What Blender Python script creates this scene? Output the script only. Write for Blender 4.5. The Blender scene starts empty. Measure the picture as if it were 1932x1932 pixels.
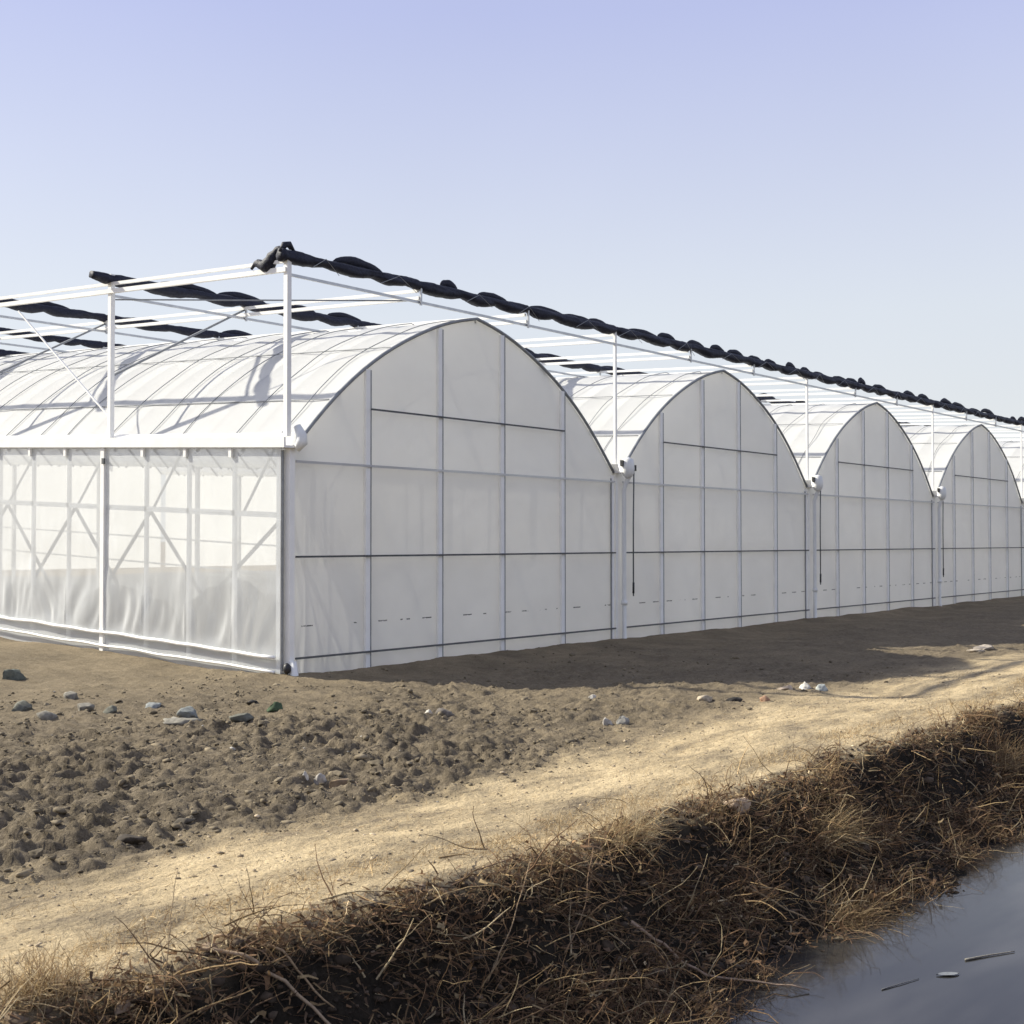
import bpy, math
import numpy as np
from mathutils import Matrix, Vector

sc = bpy.context.scene
col = sc.collection
rng = np.random.default_rng(11)

# ------------------------------------------------------------------ camera
CAM = np.array([-11.894, -13.23, 1.848])
cam_data = bpy.data.cameras.new('camera')
cam = bpy.data.objects.new('camera', cam_data); col.objects.link(cam)
right = Vector((0.61786, -0.78629, -0.00072)); fwd = Vector((0.78601, 0.61766, 0.02280))
fwd.normalize(); right = (right - fwd * right.dot(fwd)).normalized(); up = right.cross(fwd)
m = Matrix((right, up, -fwd)).transposed().to_4x4(); m.translation = Vector(CAM)
cam.matrix_world = m
cam_data.sensor_width = 36.0; cam_data.lens = 36.0 * 2456.9 / 1932.0
cam_data.clip_start = 0.1; cam_data.clip_end = 3000
cam_data.dof.use_dof = True; cam_data.dof.focus_distance = 17.0; cam_data.dof.aperture_fstop = 9.0
sc.camera = cam

# ------------------------------------------------------------------ sky, sun, exposure
SUN_EL, SUN_AZ = math.radians(36.0), math.radians(-22.8)      # azimuth from +Y towards +X
w = bpy.data.worlds.new('World'); sc.world = w; w.use_nodes = True
nt = w.node_tree; nt.nodes.clear()
sky = nt.nodes.new('ShaderNodeTexSky'); sky.sky_type = 'NISHITA'; sky.sun_disc = False
sky.sun_elevation = SUN_EL; sky.sun_rotation = SUN_AZ
sky.air_density = 1.0; sky.dust_density = 3.0; sky.ozone_density = 3.0; sky.altitude = 50
haze = nt.nodes.new('ShaderNodeMix'); haze.data_type = 'RGBA'
wtc = nt.nodes.new('ShaderNodeTexCoord'); wsep = nt.nodes.new('ShaderNodeSeparateXYZ'); nt.links.new(wtc.outputs['Generated'], wsep.inputs[0])
hz = nt.nodes.new('ShaderNodeValToRGB'); he = hz.color_ramp.elements           # thick pale haze low down, thinning upwards
he[0].position = 0.0; he[0].color = (.75, .758, .748, 1); he[1].position = .85; he[1].color = (.40, .44, .58, 1)
hm = he.new(.17); hm.color = (.662, .695, .745, 1)
hm = he.new(.38); hm.color = (.455, .49, .73, 1)
nt.links.new(wsep.outputs[2], hz.inputs[0])
hs = nt.nodes.new('ShaderNodeVectorMath'); hs.operation = 'SCALE'; hs.inputs['Scale'].default_value = 8.2; cn = nt.nodes.new('ShaderNodeTexNoise'); cn.inputs['Scale'].default_value = 2.2; cn.inputs['Detail'].default_value = 4; nt.links.new(wtc.outputs['Generated'], cn.inputs['Vector'])
cr_ = nt.nodes.new('ShaderNodeMapRange'); cr_.inputs[3].default_value = .94; cr_.inputs[4].default_value = 1.06; nt.links.new(cn.outputs['Fac'], cr_.inputs[0])
hv = nt.nodes.new('ShaderNodeVectorMath'); hv.operation = 'SCALE'; nt.links.new(hz.outputs[0], hv.inputs[0]); nt.links.new(cr_.outputs[0], hv.inputs['Scale']); nt.links.new(hv.outputs[0], hs.inputs[0])
nt.links.new(hs.outputs[0], haze.inputs[7]); haze.inputs[0].default_value = 0.82
bg = nt.nodes.new('ShaderNodeBackground'); bg.inputs[1].default_value = 0.09
wo = nt.nodes.new('ShaderNodeOutputWorld')
nt.links.new(sky.outputs[0], haze.inputs[6]); nt.links.new(haze.outputs[2], bg.inputs[0]); nt.links.new(bg.outputs[0], wo.inputs[0])
sl = bpy.data.lights.new('sun', 'SUN'); sl.energy = 4.6; sl.angle = math.radians(0.9); sl.color = (1.0, 0.95, 0.81)
so = bpy.data.objects.new('sun', sl); col.objects.link(so)
sun_to = Vector((math.sin(SUN_AZ) * math.cos(SUN_EL), math.cos(SUN_AZ) * math.cos(SUN_EL), math.sin(SUN_EL)))
so.rotation_euler = sun_to.to_track_quat('Z', 'Y').to_euler(); so.location = (0, 0, 20)
sc.view_settings.view_transform = 'Standard'; sc.view_settings.look = 'None'
sc.view_settings.exposure = 0.74; sc.view_settings.gamma = 1.0; sc.view_settings.use_curve_mapping = False
sc.render.engine = 'CYCLES'
sc.cycles.use_denoising = True
sc.cycles.transparent_max_bounces = 24; sc.cycles.max_bounces = 10
sc.cycles.transmission_bounces = 10; sc.cycles.diffuse_bounces = 5

# ------------------------------------------------------------------ materials
def mat(name):
    mt = bpy.data.materials.new(name); mt.use_nodes = True
    mt.node_tree.nodes.clear()
    return mt, mt.node_tree.nodes, mt.node_tree.links
def N(nodes, t, **kw):
    n = nodes.new('ShaderNode' + t)
    for k, v in kw.items(): setattr(n, k, v)
    return n
def ramp(nodes, stops):
    r = nodes.new('ShaderNodeValToRGB'); e = r.color_ramp.elements
    while len(e) < len(stops): e.new(0.5)
    for el, (p, c) in zip(e, stops):
        el.position = p; el.color = (*c, 1) if len(c) == 3 else c
    return r
def noise(nodes, links, scale, detail=6, rough=.6, coord='Object', vec=None, stretch=None, world=False):
    n = N(nodes, 'TexNoise'); n.inputs['Scale'].default_value = scale
    n.inputs['Detail'].default_value = detail; n.inputs['Roughness'].default_value = rough
    tc = N(nodes, 'NewGeometry') if world else N(nodes, 'TexCoord'); src = tc.outputs['Position' if world else coord]
    if stretch:
        mp = N(nodes, 'Mapping'); mp.inputs['Scale'].default_value = stretch
        links.new(src, mp.inputs[0]); src = mp.outputs[0]
    links.new(src, n.inputs['Vector'])
    return n
def simple(name, c, rough=.6, metal=0.0, var=.25, scale=8, bump=0.0, spec=.5):
    mt, nd, lk = mat(name)
    b = N(nd, 'BsdfPrincipled'); o = N(nd, 'OutputMaterial')
    b.inputs['Roughness'].default_value = rough; b.inputs['Metallic'].default_value = metal
    b.inputs['Specular IOR Level'].default_value = spec
    n = noise(nd, lk, scale)
    r = ramp(nd, [(.3, tuple(x * (1 - var) for x in c)), (.7, tuple(min(1, x * (1 + var)) for x in c))])
    lk.new(n.outputs['Fac'], r.inputs[0]); lk.new(r.outputs[0], b.inputs['Base Color'])
    if bump:
        bp = N(nd, 'Bump'); bp.inputs['Strength'].default_value = bump; bp.inputs['Distance'].default_value = .02
        lk.new(n.outputs['Fac'], bp.inputs['Height']); lk.new(bp.outputs[0], b.inputs['Normal'])
    lk.new(b.outputs[0], o.inputs[0])
    return mt
def film(name, c, transp, transl, gloss=.06, bump=.15, bscale=2.5, stretch=(1, 1, 1), dirt=.08, prints=False, grazing=False):
    """thin plastic greenhouse film: part clear, part scattering forward, part scattering back"""
    mt, nd, lk = mat(name); o = N(nd, 'OutputMaterial')
    n1 = noise(nd, lk, .8, 5, .6, stretch=stretch, world=True); n2 = noise(nd, lk, bscale, 4, .55, stretch=stretch, world=True)
    r = ramp(nd, [(.25, tuple(x * (1 - dirt * 2) for x in c)), (.7, c)])
    lk.new(n1.outputs['Fac'], r.inputs[0]); colr = r.outputs[0]
    if prints:      # faint printed marks repeating along the sheet
        tc = N(nd, 'TexCoord'); sp = N(nd, 'SeparateXYZ'); lk.new(tc.outputs['Object'], sp.inputs[0])
        def M(op, a, b=None):
            q = N(nd, 'Math', operation=op)
            for i, v in enumerate((a, b)):
                if v is None: continue
                if isinstance(v, (int, float)): q.inputs[i].default_value = v
                else: lk.new(v, q.inputs[i])
            return q.outputs[0]
        xx = M('MODULO', M('ADD', sp.outputs[0], 10.0), .49)
        band = M('MULTIPLY', M('LESS_THAN', xx, .21), M('LESS_THAN', M('ABSOLUTE', M('SUBTRACT', sp.outputs[2], .70)), .009))
        nz = noise(nd, lk, 1.7, 3, world=True); nf = noise(nd, lk, 60, 2, world=True)
        band = M('MULTIPLY', band, M('MULTIPLY', M('GREATER_THAN', nz.outputs['Fac'], .47), M('GREATER_THAN', nf.outputs['Fac'], .40)))
        mx = N(nd, 'Mix', data_type='RGBA'); lk.new(band, mx.inputs[0]); lk.new(colr, mx.inputs[6]); mx.inputs[7].default_value = (.16, .16, .165, 1)
        colr = mx.outputs[2]
    bp = N(nd, 'Bump'); bp.inputs['Strength'].default_value = bump; bp.inputs['Distance'].default_value = .05
    lk.new(n2.outputs['Fac'], bp.inputs['Height'])
    d = N(nd, 'BsdfDiffuse'); t = N(nd, 'BsdfTranslucent'); x = N(nd, 'BsdfTransparent'); g = N(nd, 'BsdfGlossy')
    g.inputs['Roughness'].default_value = .25
    for b in (d, t, x): lk.new(colr, b.inputs['Color'])
    for b in (d, t, g): lk.new(bp.outputs[0], b.inputs['Normal'])
    a = N(nd, 'MixShader'); a.inputs[0].default_value = transl; lk.new(d.outputs[0], a.inputs[1]); lk.new(t.outputs[0], a.inputs[2])
    b = N(nd, 'MixShader'); b.inputs[0].default_value = transp; lk.new(a.outputs[0], b.inputs[1]); lk.new(x.outputs[0], b.inputs[2])
    if grazing:     # clear film turns milky at shallow angles
        fc = N(nd, 'LayerWeight'); fc.inputs[0].default_value = .5; gm = N(nd, 'MapRange'); gm.inputs[1].default_value = .42; gm.inputs[2].default_value = .70
        gm.inputs[3].default_value = transp; gm.inputs[4].default_value = .04; lk.new(fc.outputs['Facing'], gm.inputs[0]); lk.new(gm.outputs[0], b.inputs[0])
    e = N(nd, 'MixShader'); lw = N(nd, 'LayerWeight'); lw.inputs[0].default_value = .25
    mm = N(nd, 'Math', operation='MULTIPLY'); mm.inputs[1].default_value = gloss * 4; lk.new(lw.outputs['Fresnel'], mm.inputs[0])
    lk.new(mm.outputs[0], e.inputs[0]); lk.new(b.outputs[0], e.inputs[1]); lk.new(g.outputs[0], e.inputs[2])
    lk.new(e.outputs[0], o.inputs[0])
    return mt
def attr_mat(name, rough=.85, var=.2, scale=40, transl=0.0):
    """colour stored per vertex (the thing's own colour), with fine grain"""
    mt, nd, lk = mat(name); o = N(nd, 'OutputMaterial')
    at_ = N(nd, 'Attribute', attribute_name='Col')
    n = noise(nd, lk, scale, 4); mr = N(nd, 'MapRange'); mr.inputs[1].default_value = .3; mr.inputs[2].default_value = .7
    mr.inputs[3].default_value = 1 - var; mr.inputs[4].default_value = 1 + var; lk.new(n.outputs['Fac'], mr.inputs[0])
    v = N(nd, 'VectorMath', operation='SCALE'); lk.new(at_.outputs['Color'], v.inputs[0]); lk.new(mr.outputs[0], v.inputs['Scale'])
    b = N(nd, 'BsdfPrincipled'); b.inputs['Roughness'].default_value = rough; b.inputs['Specular IOR Level'].default_value = .2
    lk.new(v.outputs[0], b.inputs['Base Color'])
    if transl:
        t = N(nd, 'BsdfTranslucent'); lk.new(v.outputs[0], t.inputs[0]); mx = N(nd, 'MixShader'); mx.inputs[0].default_value = transl
        lk.new(b.outputs[0], mx.inputs[1]); lk.new(t.outputs[0], mx.inputs[2]); lk.new(mx.outputs[0], o.inputs[0])
    else: lk.new(b.outputs[0], o.inputs[0])
    return mt
M_white = simple('white_steel', (.90, .89, .86), .38, 0.0, .06, 3)
M_galv = simple('galvanised_steel', (.55, .56, .57), .35, .6, .15, 6)
M_dark = simple('dark_clip_channel', (.075, .08, .085), .5, 0, .3, 9)
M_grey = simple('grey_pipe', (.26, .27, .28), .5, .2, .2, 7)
M_bow = simple('bow_pipe', (.11, .115, .12), .5, .2, .2, 7)
M_pvc = simple('pvc_pipe', (.76, .76, .74), .3, 0, .06, 4)
M_black = simple('black_plastic', (.018, .018, .02), .5, 0, .3, 12)
M_net = simple('shade_net', (.014, .0155, .030), .62, 0, .5, 24, .6, .35)
M_roof = film('roof_film', (.94, .94, .925), .04, .50, .07, .10, 1.6, dirt=.04)
M_gable = film('gable_film', (.96, .955, .93), .03, .50, .05, .22, 1.3, dirt=.03)
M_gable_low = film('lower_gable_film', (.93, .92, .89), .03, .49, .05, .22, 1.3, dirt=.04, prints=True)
M_seam = film('film_seam', (.70, .70, .71), .02, .40, .05, .05)
M_side = film('side_film', (.90, .92, .93), .42, .26, .03, .20, 2.2, (1, 1, .45), dirt=.02, grazing=True)
M_rock = attr_mat('rock', .9, .35, 18)
M_straw = attr_mat('dry_plant', .8, .25, 60, .25)

# ------------------------------------------------------------------ mesh helpers
SLOPE = 0.045                                   # the site climbs towards the back
class MB:
    def __init__(s): s.v = []; s.f = []; s.n = 0
    def add(s, v, f):
        v = np.asarray(v, float).reshape(-1, 3); s.v.append(v)
        s.f += [tuple(i + s.n for i in q) for q in f]; s.n += len(v)
    def bar(s, a, b, w, h=None, ref=(0, 0, 1)):
        h = h or w; a = np.array(a, float); b = np.array(b, float); d = b - a; d /= np.linalg.norm(d)
        r = np.array(ref, float)
        if abs(d @ r) > .95: r = np.array((0, 1., 0))
        x = np.cross(d, r); x /= np.linalg.norm(x); y = np.cross(x, d)
        o = [x * i * w / 2 + y * j * h / 2 for i, j in ((-1, -1), (1, -1), (1, 1), (-1, 1))]
        s.add([a + q for q in o] + [b + q for q in o], [(3, 2, 1, 0), (4, 5, 6, 7)] + [(i, (i + 1) % 4, 4 + (i + 1) % 4, 4 + i) for i in range(4)])
        return s
    def box(s, a, b):
        x0, y0, z0 = a; x1, y1, z1 = b
        s.add([(x, y, z) for x in (x0, x1) for y in (y0, y1) for z in (z0, z1)],
              [(0, 1, 3, 2), (4, 6, 7, 5), (0, 4, 5, 1), (2, 3, 7, 6), (0, 2, 6, 4), (1, 5, 7, 3)])
        return s
    def tube(s, path, r, n=6, cap=True):
        P = np.asarray(path, float); k = len(P); r = np.broadcast_to(r, (k,))
        T = np.gradient(P, axis=0); T /= np.linalg.norm(T, axis=1)[:, None]
        ref = np.array((0, 0, 1.)) if abs(T[:, 2]).mean() < .8 else np.array((0, 1., 0))
        X = np.cross(T, ref); X /= np.linalg.norm(X, axis=1)[:, None]; Y = np.cross(X, T)
        th = np.arange(n) * 2 * np.pi / n
        V = P[:, None] + r[:, None, None] * (np.cos(th)[None, :, None] * X[:, None] + np.sin(th)[None, :, None] * Y[:, None])
        F = [(i * n + j, i * n + (j + 1) % n, (i + 1) * n + (j + 1) % n, (i + 1) * n + j) for i in range(k - 1) for j in range(n)]
        if cap: F += [tuple(range(n - 1, -1, -1)), tuple((k - 1) * n + j for j in range(n))]
        s.add(V, F); return s
    def grid(s, V, closed=False):
        a, b = V.shape[:2]
        F = [(i * b + j, i * b + (j + 1) % b, (i + 1) * b + (j + 1) % b, (i + 1) * b + j) for i in range(a - 1) for j in range(b if closed else b - 1)]
        s.add(V, F); return s
    def mesh(s, name, m, smooth=False, shear=True):
        V = np.concatenate(s.v)
        if shear: V = V.copy(); V[:, 2] += SLOPE * V[:, 1]
        me = bpy.data.meshes.new(name); me.from_pydata(V.tolist(), [], s.f)
        me.materials.append(m)
        if smooth: me.polygons.foreach_set('use_smooth', [True] * len(me.polygons))
        me.update(); return me
    def build(s, name, m, parent=None, smooth=False, shear=True):
        return link(name, s.mesh(name, m, smooth, shear), parent)
def link(name, me, parent=None, loc=None):
    o = bpy.data.objects.new(name, me); col.objects.link(o)
    if parent: o.parent = parent
    if loc is not None: o.location = loc
    return o
def tag(o, label=None, cat=None, group=None, kind=None):
    for k, v in (('label', label), ('category', cat), ('group', group), ('kind', kind)):
        if v: o[k] = v
    return o
def fast_mesh(name, V, quads=None, tris=None, m=None, smooth=False, colr=None):
    """numpy arrays straight into a mesh"""
    me = bpy.data.meshes.new(name); V = np.ascontiguousarray(V, np.float32)
    loops = []; starts = []; base = 0
    for q in (quads, tris):
        if q is None or not len(q): continue
        q = np.asarray(q, np.int32); loops.append(q.ravel()); starts.append(base + np.arange(len(q), dtype=np.int32) * q.shape[1]); base += q.size
    L = np.concatenate(loops); S = np.concatenate(starts).astype(np.int32)
    me.vertices.add(len(V)); me.vertices.foreach_set('co', V.ravel())
    me.loops.add(len(L)); me.loops.foreach_set('vertex_index', L.astype(np.int32))
    me.polygons.add(len(S)); me.polygons.foreach_set('loop_start', S)
    me.update(calc_edges=True); me.validate()
    if smooth: me.polygons.foreach_set('use_smooth', np.ones(len(me.polygons), bool))
    if colr is not None:
        c = np.ones((len(V), 4), np.float32); c[:, :3] = colr
        a = me.color_attributes.new('Col', 'FLOAT_COLOR', 'POINT'); a.data.foreach_set('color', c.ravel())
    if m: me.materials.append(m)
    return me

# ------------------------------------------------------------------ noise in numpy
PERM = np.random.default_rng(5).permutation(1024)
def _h(ix, iy, s=0): return PERM[(ix + PERM[(iy + s * 37) & 1023]) & 1023]
def perlin(x, y, s=0):
    x = np.asarray(x, float); y = np.asarray(y, float)
    ix = np.floor(x).astype(int); iy = np.floor(y).astype(int); fx = x - ix; fy = y - iy
    def g(i, j):
        a = _h(ix + i, iy + j, s) * (2 * np.pi / 1024); return np.cos(a) * (fx - i) + np.sin(a) * (fy - j)
    u = fx ** 3 * (fx * (fx * 6 - 15) + 10); v = fy ** 3 * (fy * (fy * 6 - 15) + 10)
    a = g(0, 0) * (1 - u) + g(1, 0) * u; b = g(0, 1) * (1 - u) + g(1, 1) * u
    return (a * (1 - v) + b * v) * 1.5
def fbm(x, y, s=0, o=4, gain=.5):
    r = 0; a = 1.0
    for i in range(o): r = r + a * perlin(x * 2 ** i, y * 2 ** i, s + i); a *= gain
    return r
def cells(x, y, s=0):
    ix = np.floor(x).astype(int); iy = np.floor(y).astype(int)
    f1 = np.full(np.shape(x), 9.0); f2 = f1.copy(); idv = np.zeros(np.shape(x))
    for i in (-1, 0, 1):
        for j in (-1, 0, 1):
            cx, cy = ix + i, iy + j
            px = cx + _h(cx, cy, s) / 1024; py = cy + _h(cx, cy, s + 3) / 1024
            d = np.hypot(px - x, py - y); k = _h(cx, cy, s + 7) / 1024
            nb = d < f1; f2 = np.where(nb, f1, np.minimum(f2, d)); idv = np.where(nb, k, idv); f1 = np.minimum(f1, d)
    return f1, f2, idv
def sst(a, b, x):
    t = np.clip((x - a) / (b - a), 0, 1); return t * t * (3 - 2 * t)

# ------------------------------------------------------------------ the ground
WATER = -0.78
def crest(x): return -8.42 + .20 * perlin(x * .45, 3.3, 20) + .09 * perlin(x * 1.7, 9.1, 21)
def path_mask(x, y):
    far = np.interp(x, [-9, -6, -4, -1.4, 2.7, 6, 12], [-6.95, -6.92, -6.75, -6.5, -6.25, -6.35, -6.7]) + .14 * perlin(x * .5, 1.2, 22) + .22 * perlin(x * 1.9, y * 1.9, 23) + .10 * perlin(x * 6, y * 7, 27)
    return sst(-.45, .55, far - y)
def rough_mask(x, y):
    r = (.60 * sst(-.05, -.5, np.minimum(y, 3 * (x + .1))) + .44 * sst(-.5, -2.6, y + .6 * perlin(x * .7, y * .7, 28))) * (1 - path_mask(x, y)) * (1 - .50 * sst(-5, 2.5, x))
    r = r * (1 - .6 * sst(0, .6, y)) + .22 * sst(0, .6, y) * sst(-.2, -.7, x)
    return np.clip(r * (1 + .5 * perlin(x * .5, y * .6, 24)) , 0, 1.3)
def ground_h(x, y, detail=True):
    x = np.asarray(x, float); y = np.asarray(y, float)
    z = .03 * np.clip(y, 0, 60)
    z = z + .075 * np.exp(-((y + .18) / .36) ** 2) * sst(-.5, .2, x) + .06 * np.exp(-((x + .25) / .35) ** 2) * sst(-.4, .3, y)
    z = z + .05 * np.exp(-((y + 7.7) / .6) ** 2) + .05 * fbm(x * .35, y * .35, 30, 2)
    d = crest(x) - y
    z = z - np.interp(d, [0, .20, .50, .85, 1.2, 2.2, 3.0], [0, .10, .54, .75, .86, 1.15, 1.3])
    z = z + np.interp(y, [-14.2, -13.3, -12.75, -12.2], [1.5, 1.45, .75, 0])
    if detail:
        p = path_mask(x, y); r = rough_mask(x, y); bank = sst(-.05, .35, d)
        wx = x + .16 * perlin(x * 2.3, y * 2.3, 31) + .06 * perlin(x * 8, y * 8, 40); wy = y + .16 * perlin(x * 2.3, y * 2.3, 32) + .06 * perlin(x * 8, y * 8, 41)
        f1, f2, k = cells(wx * 4.2, wy * 5.2, 33); g1, g2, k2 = cells(wx * 13, wy * 16, 36)
        edge = np.clip((f2 - f1) * 2.2, 0, 1) ** .6; edge2 = np.clip((g2 - g1) * 2.0, 0, 1) ** .6
        z = z + r * (.062 * edge * (k - .2) + .036 * edge2 * k2 + .045 * fbm(x * 2.2, y * 2.6, 34, 4, .6) + .022 * np.abs(perlin(x * 9, y * 11, 42)) - .02)
        plain = (1 - r.clip(0, 1)) * (1 - p) * (1 - bank)
        z = z + plain * (.014 * edge2 * k2 * sst(.3, .7, k) + .016 * fbm(x * 2, y * 2.5, 35, 4) )
        z = z + p * (1 - bank) * (.010 * fbm(x * 2.2, y * 6, 37, 4) + .006 * perlin(x * 17, y * 22, 38))
        z = z + bank * (.03 * fbm(x * 14, y * 14, 44, 2) + .07 * fbm(x * 2.5, y * 2.5, 39, 4) + .05 * edge * (k - .3) + .03 * edge2 * k2)
    return z
def graded(lo, hi, a, b, step, grow):
    xs = [a]
    while xs[-1] < b: xs.append(xs[-1] + step)
    st = step
    while xs[-1] < hi: st *= grow; xs.append(xs[-1] + st)
    out = []; st = step; x = a
    while x > lo: st *= grow; x -= st; out.append(x)
    return np.array(out[::-1] + xs)
gx = graded(-500, 700, -10.2, .5, .030, 1.022)
gy = graded(-500, 700, -10.1, -3.2, .0265, 1.028)
GX, GY = np.meshgrid(gx, gy)
GZ = ground_h(GX, GY)
nx, ny = len(gx), len(gy)
idx = np.arange(nx * ny).reshape(ny, nx)
quads = np.stack([idx[:-1, :-1], idx[:-1, 1:], idx[1:, 1:], idx[1:, :-1]], -1).reshape(-1, 4)
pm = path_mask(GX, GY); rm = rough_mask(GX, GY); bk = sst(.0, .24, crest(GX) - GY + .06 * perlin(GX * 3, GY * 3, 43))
masks = np.stack([pm, np.clip(rm, 0, 1), bk], -1).reshape(-1, 3)

mt, nd, lk = mat('soil'); o = N(nd, 'OutputMaterial'); b = N(nd, 'BsdfPrincipled')
b.inputs['Roughness'].default_value = .95; b.inputs['Specular IOR Level'].default_value = .15
a = N(nd, 'Attribute', attribute_name='Col'); sp = N(nd, 'SeparateColor'); lk.new(a.outputs['Color'], sp.inputs[0])
n1 = noise(nd, lk, 1.1, 8, .65); n2 = noise(nd, lk, 9, 8, .7); n3 = noise(nd, lk, 1.2, 10, .76, stretch=(.65, 1.6, 1)); n4 = noise(nd, lk, 45, 4, .7)
r1 = ramp(nd, [(.3, (.140, .112, .074)), (.5, (.225, .179, .116)), (.72, (.320, .255, .166))]); lk.new(n1.outputs['Fac'], r1.inputs[0])
r2 = ramp(nd, [(.3, (.066, .053, .037)), (.53, (.165, .133, .092)), (.74, (.265, .215, .148))]); lk.new(n2.outputs['Fac'], r2.inputs[0])
r3 = ramp(nd, [(.36, (.19, .152, .105)), (.43, (.33, .262, .168)), (.52, (.49, .385, .235)), (.62, (.62, .49, .30))]); lk.new(n3.outputs['Fac'], r3.inputs[0])
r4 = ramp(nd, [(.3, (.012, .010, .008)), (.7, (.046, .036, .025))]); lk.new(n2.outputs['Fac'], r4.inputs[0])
def mixc(f, A, B):
    q = N(nd, 'Mix', data_type='RGBA'); lk.new(f, q.inputs[0]); lk.new(A, q.inputs[6]); lk.new(B, q.inputs[7]); return q.outputs[2]
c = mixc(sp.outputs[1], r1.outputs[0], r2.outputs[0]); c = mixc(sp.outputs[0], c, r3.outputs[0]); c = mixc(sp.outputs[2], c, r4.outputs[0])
gr = N(nd, 'MapRange'); gr.inputs[1].default_value = .3; gr.inputs[2].default_value = .7; gr.inputs[3].default_value = .72; gr.inputs[4].default_value = 1.22
lk.new(n4.outputs['Fac'], gr.inputs[0])
vs = N(nd, 'VectorMath', operation='SCALE'); lk.new(c, vs.inputs[0]); lk.new(gr.outputs[0], vs.inputs['Scale']); lk.new(vs.outputs[0], b.inputs['Base Color'])
bp = N(nd, 'Bump'); bp.inputs['Strength'].default_value = .9; bp.inputs['Distance'].default_value = .02; lk.new(n4.outputs['Fac'], bp.inputs['Height'])
bp2 = N(nd, 'Bump'); bp2.inputs['Strength'].default_value = .7; bp2.inputs['Distance'].default_value = .05; lk.new(n2.outputs['Fac'], bp2.inputs['Height']); lk.new(bp.outputs[0], bp2.inputs['Normal'])
lk.new(bp2.outputs[0], b.inputs['Normal']); lk.new(b.outputs[0], o.inputs[0])
M_soil = mt
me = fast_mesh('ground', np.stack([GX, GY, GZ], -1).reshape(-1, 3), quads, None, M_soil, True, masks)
tag(link('ground', me), kind='structure')

# water in the ditch
mt, nd, lk = mat('ditch_water'); o = N(nd, 'OutputMaterial'); b = N(nd, 'BsdfPrincipled')
ns = noise(nd, lk, .7, 2, .5, stretch=(1.0, 3.5, 1)); rr = ramp(nd, [(.42, (.016, .016, .016)), (.72, (.042, .041, .040))]); lk.new(ns.outputs['Fac'], rr.inputs[0])
lk.new(rr.outputs[0], b.inputs['Base Color']); b.inputs['Roughness'].default_value = .08; b.inputs['IOR'].default_value = 1.33
nw = noise(nd, lk, 1.6, 2, .45, stretch=(.8, 3.2, 1)); bw = N(nd, 'Bump'); bw.inputs['Strength'].default_value = .05; bw.inputs['Distance'].default_value = .05
lk.new(nw.outputs['Fac'], bw.inputs['Height']); lk.new(bw.outputs[0], b.inputs['Normal']); lk.new(b.outputs[0], o.inputs[0])
ux = np.linspace(-60, 120, 60); uy = np.linspace(-13.0, -9.0, 8); WX, WY = np.meshgrid(ux, uy)
wb = MB(); wb.grid(np.stack([WX, WY, np.full_like(WX, WATER)], -1)); tag(wb.build('ditch_water', mt, shear=False), kind='structure')

# ------------------------------------------------------------------ the greenhouse
W, NSP, LEN, HG = 8.0, 6, 24.0, 3.2
GH = bpy.data.objects.new('greenhouse', None); col.objects.link(GH)
tag(GH, 'long white plastic-film greenhouse of joined arched spans behind the dirt path', 'greenhouse')
px = np.array([.10, .3, .5, .8, 1.1, 1.5, 2.0, 2.55, 3.1, 3.6, 4.0]); pz = np.array([3.10, 3.29, 3.52, 3.80, 4.06, 4.36, 4.67, 4.94, 5.17, 5.31, 5.385])
def arch_z(x):
    x = np.minimum(x, W - x); return np.interp(x, px, pz)
_t = np.linspace(.10, 4.0, 21); _z = np.interp(_t, px, pz)
for _ in range(3): _z[1:-1] = .25 * _z[:-2] + .5 * _z[1:-1] + .25 * _z[2:]
AX = np.concatenate([_t, (W - _t)[::-1][1:]]); AZ = np.concatenate([_z, _z[::-1][1:]])
def arch_z(x): return np.interp(x, AX, AZ)
STUDS = [1.53, 3.10, 4.63, 6.30]
ROWS = [-.05, .28, 1.65, 2.94, 3.76]

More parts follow.
